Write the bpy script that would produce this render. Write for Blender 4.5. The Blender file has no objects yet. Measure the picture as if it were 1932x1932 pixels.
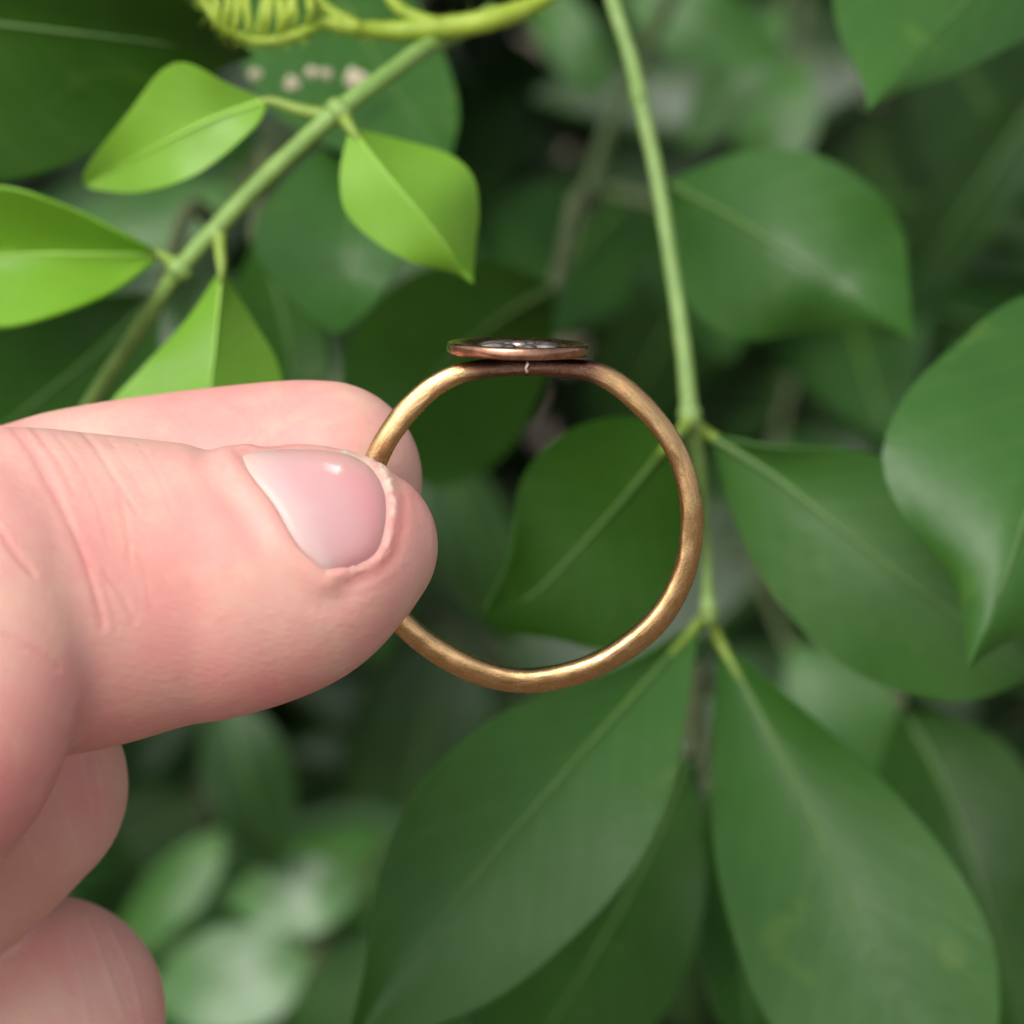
import bpy, math, random
import numpy as np
from mathutils import Vector, Matrix
from mathutils.bvhtree import BVHTree
from mathutils import noise as mnoise

random.seed(7)
rng = np.random.default_rng(7)
R = math.radians
scene = bpy.context.scene
COL = scene.collection

# ---------------------------------------------------------------- camera
TAN = 0.17                       # half width of the view at distance 1
PITCH = R(20)
DIST = 0.200                     # camera to ring
cam_d = bpy.data.cameras.new('camera')
cam = bpy.data.objects.new('camera', cam_d)
COL.objects.link(cam)
fwd = Vector((0, math.cos(PITCH), -math.sin(PITCH)))
cam.location = -fwd * DIST
cam.rotation_euler = (R(90) - PITCH, 0, 0)
cam_d.sensor_width = 36
cam_d.lens = 18 / TAN
cam_d.clip_start = 0.01
cam_d.clip_end = 200
cam_d.dof.use_dof = True
cam_d.dof.focus_distance = 0.1955
cam_d.dof.aperture_fstop = 36
scene.camera = cam
CX = np.array((1.0, 0, 0))
CY = np.array((0, math.sin(PITCH), math.cos(PITCH)))
CZ = -np.array(fwd)
CO = np.array(cam.location)

# ---------------------------------------------------------------- light
SUN_EL, SUN_AZ = R(50), math.atan2(-0.45, -0.65)
world = bpy.data.worlds.new('World')
scene.world = world
world.use_nodes = True
wn, wl = world.node_tree.nodes, world.node_tree.links
sky = wn.new('ShaderNodeTexSky')
sky.sky_type = 'NISHITA'
sky.sun_disc = False
sky.sun_elevation = SUN_EL
sky.sun_rotation = SUN_AZ
sky.dust_density = 5.0
sky.ozone_density = 1.0
hs = wn.new('ShaderNodeHueSaturation')
hs.inputs['Saturation'].default_value = 0.30
wl.new(sky.outputs[0], hs.inputs['Color'])
wl.new(hs.outputs[0], wn['Background'].inputs['Color'])
wn['Background'].inputs['Strength'].default_value = 0.15
sun_d = bpy.data.lights.new('sun', 'SUN')
sun_d.energy = 1.0
sun_d.angle = R(45)
sun_d.color = (1.0, 0.96, 0.90)
sun = bpy.data.objects.new('sun', sun_d)
COL.objects.link(sun)
sdir = Vector((math.sin(SUN_AZ) * math.cos(SUN_EL), math.cos(SUN_AZ) * math.cos(SUN_EL), math.sin(SUN_EL)))
sun.rotation_euler = sdir.to_track_quat('Z', 'Y').to_euler()
sun.location = sdir * 3
scene.view_settings.view_transform = 'Standard'
scene.view_settings.look = 'None'
scene.view_settings.exposure = 0.53
scene.view_settings.gamma = 1.0
scene.cycles.use_denoising = True
scene.cycles.max_bounces = 10
scene.cycles.diffuse_bounces = 4
scene.cycles.glossy_bounces = 4


# ---------------------------------------------------------------- helpers
def P(x, y, d):
    """Point seen at (x, y) of a 1932 px picture, d metres along the view."""
    return CO + CX * ((x - 966) / 966 * TAN * d) + CY * ((966 - y) / 966 * TAN * d) - CZ * d


def tag(o, label=None, cat=None, group=None, kind=None):
    if label: o['label'] = label
    if cat: o['category'] = cat
    if group: o['group'] = group
    if kind: o['kind'] = kind
    return o


def empty(name, loc=(0, 0, 0)):
    o = bpy.data.objects.new(name, None)
    o.empty_display_size = 0.005
    o.location = Vector([float(c) for c in loc])
    COL.objects.link(o)
    return o


def world_loc(o):
    v = Vector((0, 0, 0))
    while o is not None:
        v += o.location
        o = o.parent
    return v


def mesh_obj(name, verts, faces, mat, parent=None, uvs=None, smooth=True, origin=None):
    """ONE mesh object from world-space vertices; kept relative to its parent."""
    verts = np.asarray(verts, dtype=float)
    if parent is not None:
        base = np.array(world_loc(parent))
    else:
        base = np.array(origin if origin is not None else (0, 0, 0), dtype=float)
    me = bpy.data.meshes.new(name)
    me.from_pydata((verts - base).tolist(), [], [list(map(int, f)) for f in faces])
    if uvs is not None:
        uvs = np.asarray(uvs, dtype=np.float32)
        layer = me.uv_layers.new(name='UVMap')
        idx = np.empty(len(me.loops), dtype=np.int32)
        me.loops.foreach_get('vertex_index', idx)
        layer.data.foreach_set('uv', uvs[idx].ravel())
    if smooth:
        me.polygons.foreach_set('use_smooth', [True] * len(me.polygons))
    me.update()
    if mat: me.materials.append(mat)
    o = bpy.data.objects.new(name, me)
    COL.objects.link(o)
    if parent is not None:
        o.parent = parent
    else:
        o.location = Vector(base.tolist())
    return o


def catmull(pts, n):
    """Resample a polyline smoothly, evenly by arc length."""
    pts = np.asarray(pts, dtype=float)
    if len(pts) == 2:
        t = np.linspace(0, 1, n)[:, None]
        return pts[0] * (1 - t) + pts[1] * t
    p = np.vstack([2 * pts[0] - pts[1], pts, 2 * pts[-1] - pts[-2]])
    out = []
    for i in range(1, len(p) - 2):
        for t in np.linspace(0, 1, 16, endpoint=False):
            a, b, c, d = p[i - 1], p[i], p[i + 1], p[i + 2]
            out.append(0.5 * (2 * b + (c - a) * t + (2 * a - 5 * b + 4 * c - d) * t * t + (3 * b - a - 3 * c + d) * t ** 3))
    out.append(pts[-1])
    out = np.array(out)
    s = np.concatenate([[0], np.cumsum(np.linalg.norm(np.diff(out, axis=0), axis=1))])
    q = np.linspace(0, s[-1], n)
    return np.stack([np.interp(q, s, out[:, k]) for k in range(out.shape[1])], axis=1)


def tube_arrays(pts, radii, sides=10, rough=0.0, closed_ends=True, seed=0):
    pts = np.asarray(pts, dtype=float)
    n = len(pts)
    radii = np.broadcast_to(np.asarray(radii, dtype=float), (n,)) if np.ndim(radii) == 0 else np.interp(np.linspace(0, 1, n), np.linspace(0, 1, len(radii)), radii)
    tan = np.gradient(pts, axis=0)
    tan /= np.linalg.norm(tan, axis=1)[:, None] + 1e-12
    ref = np.array((0.3, 0.2, 0.93))
    if abs(np.dot(ref, tan[0])) > 0.9: ref = np.array((1.0, 0, 0))
    nrm = ref - tan[0] * np.dot(ref, tan[0])
    nrm /= np.linalg.norm(nrm)
    V = []
    r0 = np.random.default_rng(seed)
    for i in range(n):
        nrm = nrm - tan[i] * np.dot(nrm, tan[i])
        nrm /= np.linalg.norm(nrm)
        bi = np.cross(tan[i], nrm)
        for k in range(sides):
            a = 2 * math.pi * k / sides
            rr = radii[i] * (1 + rough * (r0.random() - 0.5))
            V.append(pts[i] + (nrm * math.cos(a) + bi * math.sin(a)) * rr)
    F = []
    for i in range(n - 1):
        for k in range(sides):
            k2 = (k + 1) % sides
            F.append((i * sides + k, i * sides + k2, (i + 1) * sides + k2, (i + 1) * sides + k))
    if closed_ends:
        F.append(tuple(range(sides - 1, -1, -1)))
        F.append(tuple((n - 1) * sides + k for k in range(sides)))
    return np.array(V), F


def tube(name, pts, radii, mat, parent, sides=10, rough=0.0, seed=0, n=None):
    if n: pts = catmull(pts, n)
    V, F = tube_arrays(pts, radii, sides, rough, seed=seed)
    return mesh_obj(name, V, F, mat, parent)


def pix_line(pp, depths, n):
    """Smooth 3D line through picture points at the given distances."""
    pts = np.array([P(x, y, d) for (x, y), d in zip(pp, depths)])
    return catmull(pts, n)


# ---------------------------------------------------------------- materials
def new_mat(name):
    m = bpy.data.materials.new(name)
    m.use_nodes = True
    nt = m.node_tree
    b = nt.nodes['Principled BSDF']
    return m, nt, nt.nodes, nt.links, b


def mixc(nt, fac, a, b):
    n = nt.nodes.new('ShaderNodeMix')
    n.data_type = 'RGBA'
    for key, val in ((0, fac), (6, a), (7, b)):
        if hasattr(val, 'is_output'):
            nt.links.new(val, n.inputs[key])
        elif key == 0:
            n.inputs[0].default_value = val
        else:
            n.inputs[key].default_value = (*val, 1)
    return n.outputs[2]


def mathn(nt, op, a, b=None, c=None, clamp=False):
    n = nt.nodes.new('ShaderNodeMath')
    n.operation = op
    n.use_clamp = clamp
    for i, v in enumerate((a, b, c)):
        if v is None: continue
        if hasattr(v, 'is_output'): nt.links.new(v, n.inputs[i])
        else: n.inputs[i].default_value = v
    return n.outputs[0]


def noise(nt, scale, detail=3, rough=0.5, vec=None, dist=0.0):
    n = nt.nodes.new('ShaderNodeTexNoise')
    n.inputs['Scale'].default_value = scale
    n.inputs['Detail'].default_value = detail
    n.inputs['Roughness'].default_value = rough
    n.inputs['Distortion'].default_value = dist
    if vec is None:
        tc = nt.nodes.new('ShaderNodeTexCoord')
        vec = tc.outputs['Object']
    nt.links.new(vec, n.inputs['Vector'])
    return n.outputs['Fac']


def maprange(nt, v, a, b, c=0.0, d=1.0):
    n = nt.nodes.new('ShaderNodeMapRange')
    n.inputs[1].default_value = a
    n.inputs[2].default_value = b
    n.inputs[3].default_value = c
    n.inputs[4].default_value = d
    nt.links.new(v, n.inputs[0])
    return n.outputs[0]


def bump(nt, h, strength, dist, prev=None):
    n = nt.nodes.new('ShaderNodeBump')
    n.inputs['Strength'].default_value = strength
    n.inputs['Distance'].default_value = dist
    nt.links.new(h, n.inputs['Height'])
    if prev is not None: nt.links.new(prev, n.inputs['Normal'])
    return n.outputs[0]


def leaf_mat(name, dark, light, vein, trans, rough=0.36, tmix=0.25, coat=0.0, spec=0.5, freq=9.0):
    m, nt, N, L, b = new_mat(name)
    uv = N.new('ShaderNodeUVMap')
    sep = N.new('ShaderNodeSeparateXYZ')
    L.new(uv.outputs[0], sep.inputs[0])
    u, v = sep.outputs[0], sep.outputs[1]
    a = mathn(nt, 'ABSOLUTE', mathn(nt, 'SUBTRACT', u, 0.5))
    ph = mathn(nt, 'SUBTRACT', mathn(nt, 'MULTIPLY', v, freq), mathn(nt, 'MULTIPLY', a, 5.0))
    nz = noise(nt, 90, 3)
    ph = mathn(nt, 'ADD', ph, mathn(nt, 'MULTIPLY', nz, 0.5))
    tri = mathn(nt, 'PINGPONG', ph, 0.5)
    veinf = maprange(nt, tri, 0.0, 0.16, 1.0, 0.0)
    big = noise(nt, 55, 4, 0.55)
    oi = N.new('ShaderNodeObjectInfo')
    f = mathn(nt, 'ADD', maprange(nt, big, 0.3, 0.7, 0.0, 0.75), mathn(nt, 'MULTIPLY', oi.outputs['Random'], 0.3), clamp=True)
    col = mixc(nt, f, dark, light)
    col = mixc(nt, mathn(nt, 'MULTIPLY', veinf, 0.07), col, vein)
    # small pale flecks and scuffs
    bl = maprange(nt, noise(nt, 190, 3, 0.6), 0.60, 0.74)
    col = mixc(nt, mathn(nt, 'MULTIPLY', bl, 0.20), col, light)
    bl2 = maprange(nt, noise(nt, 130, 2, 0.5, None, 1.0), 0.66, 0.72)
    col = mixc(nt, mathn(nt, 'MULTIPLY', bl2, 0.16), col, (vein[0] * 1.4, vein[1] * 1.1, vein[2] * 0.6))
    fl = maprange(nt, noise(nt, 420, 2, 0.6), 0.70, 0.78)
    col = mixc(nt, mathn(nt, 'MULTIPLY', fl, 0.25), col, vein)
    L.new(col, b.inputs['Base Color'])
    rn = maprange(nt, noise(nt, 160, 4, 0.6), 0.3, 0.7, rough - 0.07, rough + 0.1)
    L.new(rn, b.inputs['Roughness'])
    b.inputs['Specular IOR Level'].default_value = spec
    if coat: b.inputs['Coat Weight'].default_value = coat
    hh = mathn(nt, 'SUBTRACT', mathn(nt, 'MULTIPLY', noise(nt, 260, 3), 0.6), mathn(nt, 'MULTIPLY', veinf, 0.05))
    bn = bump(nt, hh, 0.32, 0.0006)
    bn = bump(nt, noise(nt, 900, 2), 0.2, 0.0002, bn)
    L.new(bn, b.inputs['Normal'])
    tr = N.new('ShaderNodeBsdfTranslucent')
    tr.inputs['Color'].default_value = (*trans, 1)
    L.new(bn, tr.inputs['Normal'])
    mx = N.new('ShaderNodeMixShader')
    mx.inputs[0].default_value = tmix
    L.new(b.outputs[0], mx.inputs[1])
    L.new(tr.outputs[0], mx.inputs[2])
    L.new(mx.outputs[0], N['Material Output'].inputs['Surface'])
    return m


def plain_mat(name, c1, c2, scale=200, rough=0.5, bumps=0.2, bdist=0.0003, spec=0.5):
    m, nt, N, L, b = new_mat(name)
    nz = noise(nt, scale, 4, 0.6)
    L.new(mixc(nt, maprange(nt, nz, 0.3, 0.7), c1, c2), b.inputs['Base Color'])
    b.inputs['Roughness'].default_value = rough
    b.inputs['Specular IOR Level'].default_value = spec
    L.new(bump(nt, noise(nt, scale * 3, 3), bumps, bdist), b.inputs['Normal'])
    return m


M = {}
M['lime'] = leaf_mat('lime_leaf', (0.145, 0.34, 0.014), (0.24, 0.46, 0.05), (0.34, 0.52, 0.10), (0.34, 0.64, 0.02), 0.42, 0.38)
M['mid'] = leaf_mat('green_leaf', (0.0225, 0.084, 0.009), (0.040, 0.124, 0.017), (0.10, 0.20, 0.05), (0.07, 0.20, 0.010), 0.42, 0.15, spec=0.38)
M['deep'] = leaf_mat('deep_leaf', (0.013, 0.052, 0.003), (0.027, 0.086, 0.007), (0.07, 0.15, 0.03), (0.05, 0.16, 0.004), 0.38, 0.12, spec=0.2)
M['far'] = leaf_mat('shade_leaf', (0.007, 0.029, 0.004), (0.020, 0.062, 0.010), (0.07, 0.14, 0.05), (0.05, 0.14, 0.006), 0.40, 0.12, spec=0.4)  # leaf green darkened in the colour to deepen the shaded gaps
M['mass'] = leaf_mat('mass_leaf', (0.005, 0.020, 0.003), (0.018, 0.052, 0.009), (0.06, 0.12, 0.04), (0.03, 0.08, 0.006), 0.42, 0.1, spec=0.35)  # foliage colour lowered too, so the shrub's depth looks shaded
M['gloss'] = leaf_mat('glossy_leaf', (0.035, 0.105, 0.022), (0.060, 0.15, 0.036), (0.10, 0.20, 0.06), (0.07, 0.20, 0.010), 0.38, 0.12, spec=0.65)  # mid green lightened so the colour carries part of the waxy sheen
M['lime_stem'] = plain_mat('lime_stem', (0.13, 0.24, 0.045), (0.21, 0.33, 0.08), 350, 0.5)
M['lime_rib'] = plain_mat('lime_rib', (0.24, 0.46, 0.05), (0.29, 0.50, 0.08), 350, 0.5)
M['green_stem'] = plain_mat('green_stem', (0.14, 0.245, 0.055), (0.21, 0.32, 0.09), 350, 0.5)
M['shade_stem'] = plain_mat('shade_stem', (0.05, 0.08, 0.025), (0.10, 0.11, 0.05), 200, 0.6)
M['dark_rib'] = plain_mat('dark_rib', (0.05, 0.125, 0.018), (0.072, 0.155, 0.028), 300, 0.5)
M['petiole'] = plain_mat('petiole', (0.14, 0.23, 0.025), (0.20, 0.29, 0.04), 300, 0.5)
M['bud'] = plain_mat('young_shoot', (0.17, 0.26, 0.010), (0.31, 0.41, 0.04), 320, 0.55)
M['bark'] = plain_mat('bark', (0.10, 0.075, 0.05), (0.24, 0.20, 0.15), 160, 0.85, 0.8, 0.001)
M['speck'] = plain_mat('pale_speck', (0.34, 0.30, 0.19), (0.52, 0.47, 0.34), 900, 0.8, 0.6)
M['dark_bark'] = plain_mat('dark_bark', (0.012, 0.011, 0.008), (0.03, 0.027, 0.018), 160, 0.9, 0.8, 0.001)
M['olive_bark'] = plain_mat('olive_bark', (0.04, 0.07, 0.022), (0.065, 0.10, 0.036), 160, 0.8, 0.8, 0.001)
M['soil'] = plain_mat('soil', (0.09, 0.068, 0.046), (0.22, 0.17, 0.12), 30, 0.95, 0.9, 0.02)


def brass():
    m, nt, N, L, b = new_mat('antique_brass')
    at = N.new('ShaderNodeAttribute'); at.attribute_name = 'patina'
    tc = N.new('ShaderNodeTexCoord')
    uv = N.new('ShaderNodeUVMap')
    mp = N.new('ShaderNodeMapping'); mp.inputs['Scale'].default_value = (42.0, 60.0, 1.0)
    L.new(uv.outputs[0], mp.inputs[0])
    streak = noise(nt, 1.0, 4, 0.65, mp.outputs[0], 0.6)
    blot = noise(nt, 900, 5, 0.65)
    fine = noise(nt, 5000, 3, 0.7)
    col = mixc(nt, maprange(nt, streak, 0.35, 0.65), (0.48, 0.285, 0.13), (0.67, 0.435, 0.205))
    col = mixc(nt, maprange(nt, blot, 0.5, 0.72, 0.0, 0.6), col, (0.44, 0.21, 0.105))
    pf = mathn(nt, 'MULTIPLY', at.outputs['Fac'], maprange(nt, fine, 0.2, 0.75, 1.35, 0.95), clamp=True)
    col = mixc(nt, pf, col, (0.10, 0.044, 0.038))
    L.new(col, b.inputs['Base Color'])
    b.inputs['Metallic'].default_value = 1.0
    rr = mathn(nt, 'ADD', maprange(nt, blot, 0.3, 0.75, 0.19, 0.36), mathn(nt, 'MULTIPLY', pf, 0.10))
    L.new(rr, b.inputs['Roughness'])
    bn = bump(nt, streak, 0.55, 0.00004)
    bn = bump(nt, fine, 0.35, 0.00003, bn)
    L.new(bn, b.inputs['Normal'])
    return m


def metal(name, c1, c2, rough, scale=1500, bs=0.15):
    m, nt, N, L, b = new_mat(name)
    nz = noise(nt, scale, 4, 0.6)
    L.new(mixc(nt, maprange(nt, nz, 0.35, 0.7), c1, c2), b.inputs['Base Color'])
    b.inputs['Metallic'].default_value = 1.0
    L.new(maprange(nt, nz, 0.3, 0.7, rough * 0.8, rough * 1.25), b.inputs['Roughness'])
    L.new(bump(nt, noise(nt, scale * 4, 2), bs, 0.00003), b.inputs['Normal'])
    return m


M['brass'] = brass()
M['copper'] = metal('copper_bronze', (0.36, 0.18, 0.115), (0.52, 0.29, 0.19), 0.24)
M['solder'] = metal('dark_solder', (0.10, 0.06, 0.055), (0.20, 0.11, 0.085), 0.45)
M['pale_metal'] = metal('pale_metal', (0.60, 0.45, 0.36), (0.80, 0.66, 0.56), 0.3, 4000)
M['silver'] = metal('silver_relief', (0.46, 0.37, 0.33), (0.62, 0.55, 0.52), 0.34)
M['plate'] = metal('dark_plate', (0.09, 0.07, 0.06), (0.17, 0.13, 0.11), 0.22)


def skin():
    m, nt, N, L, b = new_mat('skin')
    at = N.new('ShaderNodeAttribute'); at.attribute_name = 'blush_shade'
    dr = N.new('ShaderNodeAttribute'); dr.attribute_name = 'dry'
    big = noise(nt, 150, 4, 0.6)
    f = mathn(nt, 'ADD', at.outputs['Fac'], maprange(nt, big, 0.3, 0.7, -0.28, 0.28), clamp=True)
    col = mixc(nt, f, (0.65, 0.375, 0.310), (0.66, 0.255, 0.235))
    mot = maprange(nt, noise(nt, 700, 3, 0.6), 0.45, 0.75, 0.0, 0.22)
    col = mixc(nt, mot, col, (0.62, 0.27, 0.24))
    yel = maprange(nt, noise(nt, 240, 3, 0.55, None, 0.8), 0.52, 0.72, 0.0, 0.35)
    col = mixc(nt, yel, col, (0.66, 0.45, 0.32))
    col = mixc(nt, mathn(nt, 'MULTIPLY', dr.outputs['Fac'], 0.75, clamp=True), col, (0.80, 0.66, 0.54))
    L.new(col, b.inputs['Base Color'])
    b.inputs['Subsurface Weight'].default_value = 0.5
    b.inputs['Subsurface Radius'].default_value = (1.0, 0.38, 0.22)
    b.inputs['Subsurface Scale'].default_value = 0.0018
    L.new(maprange(nt, noise(nt, 500, 3), 0.3, 0.7, 0.42, 0.58), b.inputs['Roughness'])
    b.inputs['Specular IOR Level'].default_value = 0.42
    # skin grain: fine cells, pores and the faint ridges of a finger pad
    vo = N.new('ShaderNodeTexVoronoi')
    vo.inputs['Scale'].default_value = 2300
    tc = N.new('ShaderNodeTexCoord')
    mp = N.new('ShaderNodeMapping')
    mp.inputs['Rotation'].default_value = (0.0, 0.5, 0.2)
    mp.inputs['Scale'].default_value = (0.75, 1.0, 1.0)
    L.new(tc.outputs['Object'], mp.inputs[0])
    L.new(mp.outputs[0], vo.inputs['Vector'])
    wv = N.new('ShaderNodeTexWave')
    wv.inputs['Scale'].default_value = 620
    wv.inputs['Distortion'].default_value = 3.0
    wv.inputs['Detail'].default_value = 2.0
    mp2 = N.new('ShaderNodeMapping')
    mp2.inputs['Rotation'].default_value = (0.0, 1.15, 0.0)
    L.new(tc.outputs['Object'], mp2.inputs[0])
    L.new(mp2.outputs[0], wv.inputs['Vector'])
    bn = bump(nt, wv.outputs['Fac'], 0.07, 0.00006)
    bn = bump(nt, vo.outputs['Distance'], 0.18, 0.00010, bn)
    bn = bump(nt, noise(nt, 1100, 4, 0.65), 0.16, 0.00012, bn)
    L.new(bn, b.inputs['Normal'])
    return m


def nail_mat():
    m, nt, N, L, b = new_mat('thumb_nail')
    al = N.new('ShaderNodeAttribute'); al.attribute_name = 'along'
    sp = N.new('ShaderNodeAttribute'); sp.attribute_name = 'spot'
    up = N.new('ShaderNodeAttribute'); up.attribute_name = 'upper'
    r = N.new('ShaderNodeValToRGB')
    e = r.color_ramp.elements
    e[0].position = 0.0; e[1].position = 1.0
    e[0].color = (0.58, 0.40, 0.36, 1)
    e[1].color = (0.61, 0.33, 0.31, 1)
    for p, c in ((0.18, (0.57, 0.395, 0.385)), (0.38, (0.56, 0.325, 0.325)), (0.62, (0.58, 0.31, 0.315)), (0.82, (0.60, 0.27, 0.275))):
        q = e.new(p); q.color = (*c, 1)
    nz = noise(nt, 300, 3)
    L.new(mathn(nt, 'ADD', al.outputs['Fac'], maprange(nt, nz, 0.3, 0.7, -0.07, 0.07)), r.inputs[0])
    col = mixc(nt, mathn(nt, 'MULTIPLY', up.outputs['Fac'], 0.85, clamp=True), r.outputs[0], (0.60, 0.40, 0.325))
    col = mixc(nt, mathn(nt, 'MULTIPLY', sp.outputs['Fac'], 1.0, clamp=True), col, (0.92, 0.84, 0.82))
    L.new(col, b.inputs['Base Color'])
    b.inputs['Subsurface Weight'].default_value = 0.25
    b.inputs['Subsurface Radius'].default_value = (1.0, 0.4, 0.25)
    b.inputs['Subsurface Scale'].default_value = 0.001
    b.inputs['Roughness'].default_value = 0.40
    b.inputs['Specular IOR Level'].default_value = 0.4
    tc = N.new('ShaderNodeTexCoord')
    mp = N.new('ShaderNodeMapping')
    mp.inputs['Rotation'].default_value = (0, 0.16, 0)
    mp.inputs['Scale'].default_value = (60, 60, 1500)
    L.new(tc.outputs['Object'], mp.inputs[0])
    L.new(bump(nt, noise(nt, 1.0, 3, 0.6, mp.outputs[0]), 0.10, 0.00006), b.inputs['Normal'])
    return m


M['skin'] = skin()
M['nail'] = nail_mat()

# ---------------------------------------------------------------- ground
gx = np.concatenate([-np.geomspace(60, 1.2, 12), np.linspace(-1, 1, 61), np.geomspace(1.2, 60, 12)])
G = len(gx)
gv, gf = [], []
for j in range(G):
    for i in range(G):
        z = -0.78
        if abs(gx[i]) < 1.5 and abs(gx[j]) < 1.5:
            z += 0.03 * mnoise.noise((gx[i] * 4, gx[j] * 4, 0)) + 0.015 * mnoise.noise((gx[i] * 15, gx[j] * 15, 3))
        gv.append((gx[i], gx[j], z))
for j in range(G - 1):
    for i in range(G - 1):
        gf.append((j * G + i, j * G + i + 1, (j + 1) * G + i + 1, (j + 1) * G + i))
tag(mesh_obj('ground', gv, gf, M['soil']), 'dry brown soil under the shrub', None, None, 'structure')


# ---------------------------------------------------------------- far foliage: one mass of leaves nobody could count
def leaf_mass(n, seed, box=((-0.75, 0.75), (0.0, 0.55), (-0.76, 0.50)), lean=True):
    r = np.random.default_rng(seed)
    nu, nv = 5, 3
    us = np.linspace(0, 1, nu)
    w = np.array([0.06, 0.75, 1.0, 0.72, 0.03])
    tmpl = np.zeros((nu, nv, 3))
    for i in range(nu):
        for j in range(nv):
            s = j - 1
            tmpl[i, j] = (us[i], s * 0.24 * w[i], 0.07 * abs(s) * w[i] - 0.16 * (us[i] - 0.3) ** 2)
    tmpl = tmpl.reshape(-1, 3)
    pos = np.stack([r.uniform(*b, n) for b in box], 1)
    # hedge face leans back with height and wanders
    face = 0.68 + 0.05 * np.sin(pos[:, 0] * 9 + 1.0) + 0.06 * np.sin(pos[:, 2] * 8 + pos[:, 0] * 5) + 0.10 * np.clip(pos[:, 2], 0, 1)
    pos[:, 1] += face if lean else 0
    size = r.uniform(0.032, 0.062, n)
    ax = np.stack([r.normal(0, 0.8, n), r.normal(-0.35, 0.5, n), r.normal(-0.5, 0.6, n)], 1)
    ax /= np.linalg.norm(ax, axis=1)[:, None]
    up = np.stack([r.normal(0, 0.55, n), r.normal(-0.6, 0.45, n), r.normal(0.8, 0.4, n)], 1)
    side = np.cross(up, ax)
    side /= np.linalg.norm(side, axis=1)[:, None]
    nor = np.cross(ax, side)
    V = (pos[:, None, :] + size[:, None, None] * (tmpl[None, :, 0, None] * ax[:, None, :] + tmpl[None, :, 1, None] * side[:, None, :] + tmpl[None, :, 2, None] * nor[:, None, :]))
    q = []
    for i in range(nu - 1):
        for j in range(nv - 1):
            q.append((i * nv + j, i * nv + j + 1, (i + 1) * nv + j + 1, (i + 1) * nv + j))
    q = np.array(q)
    F = (np.arange(n)[:, None, None] * (nu * nv) + q[None]).reshape(-1, 4)
    uv1 = np.array([(j / 2, us[i]) for i in range(nu) for j in range(nv)])
    UV = np.tile(uv1, (n, 1))
    return V.reshape(-1, 3), F, UV


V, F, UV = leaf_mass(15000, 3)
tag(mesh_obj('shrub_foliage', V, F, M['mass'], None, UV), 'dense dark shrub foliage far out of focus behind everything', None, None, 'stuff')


V, F, UV = leaf_mass(5200, 8, ((-0.75, 0.75), (0.42, 1.0), (0.12, 0.42)), False)  # unseen canopy added over the background to darken it
tag(mesh_obj('shrub_foliage', V, F, M['mass'], None, UV), 'unseen boughs added above the view to shade the shrub', None, None, 'stuff')


# ---------------------------------------------------------------- leaves
def leaf(parent, mid, left, right, d0, d1, mat, rib, fold=0.0, curl=0.0, dl=0.0, dr=0.0, tipcurl=0.0,
         stalk=None, rib_r=0.00055, seed=0, wav=0.0006, nu=26, m=6, label=None, fold_r=None, fexp=1.35):
    """A leaf blade between two traced edges and its midrib, base first, bent in depth;
    > midrib, > petiole. fold > 0 puts the edges nearer to the camera than the midrib."""
    A, B, C = catmull(mid, nu), catmull(left, nu), catmull(right, nu)
    t = np.linspace(0, 1, nu)
    rows = 2 * m + 1
    top = np.zeros((nu, rows, 3))
    ph = seed * 1.7
    fr = fold if fold_r is None else fold_r
    midd = d0 + (d1 - d0) * t - curl * np.sin(math.pi * t) + tipcurl * np.clip(t - 0.65, 0, 1) ** 2 * 8
    for i in range(nu):
        for j in range(rows):
            s = (j - m) / m
            e = B[i] if s < 0 else C[i]
            a = abs(s)
            xy = A[i] * (1 - a) + e * a
            env = math.sin(math.pi * min(1, max(0, t[i]))) ** 0.6
            off = -(fold if s < 0 else fr) * (a ** fexp) * env + (dl if s < 0 else dr) * a * env
            off += wav * a * math.sin(t[i] * 11 + ph + (2.1 if s > 0 else 0)) * env
            top[i, j] = P(xy[0], xy[1], midd[i] + off)
    du = np.gradient(top, axis=0)
    dv = np.gradient(top, axis=1)
    nor = np.cross(du, dv)
    nor /= np.linalg.norm(nor, axis=2)[..., None] + 1e-15
    view = CO - top
    sgn = np.sign(np.sum(nor * view, axis=2).mean())
    nor *= sgn
    bot = top - nor * 0.00028
    V = np.concatenate([top.reshape(-1, 3), bot.reshape(-1, 3)])
    n0 = nu * rows
    F = []
    for i in range(nu - 1):
        for j in range(rows - 1):
            q = (i * rows + j, i * rows + j + 1, (i + 1) * rows + j + 1, (i + 1) * rows + j)
            if sgn < 0: q = q[::-1]
            F.append(q)
            F.append(tuple(n0 + k for k in q[::-1]))
    for i in range(nu - 1):
        for j in (0, rows - 1):
            q = (i * rows + j, (i + 1) * rows + j, n0 + (i + 1) * rows + j, n0 + i * rows + j)
            F.append(q if (j == 0) == (sgn > 0) else q[::-1])
    uv = np.array([((j / (rows - 1)), t[i]) for i in range(nu) for j in range(rows)])
    rib_r *= 0.72
    o = mesh_obj('leaf', V, F, mat, parent, np.concatenate([uv, uv]))
    o.data.set_sharp_from_angle(angle=R(50))
    if label: o['label'] = label
    line = top[:, m] + nor[:, m] * 0.00005
    tube('midrib', line[:int(nu * 0.86)], [rib_r, rib_r * 0.7, rib_r * 0.45, rib_r * 0.2], rib, o, 8)
    if stalk is not None:
        pts = catmull([P(*stalk)] + [P(stalk[0] * 0.5 + mid[0][0] * 0.5, stalk[1] * 0.5 + mid[0][1] * 0.5 + 3, (stalk[2] + d0) / 2)] + [top[0, m], top[2, m]], 10)
        tube('petiole', pts, [0.00062, 0.00052, 0.00046, rib_r], M['petiole'], o, 10)
    return o


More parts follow.
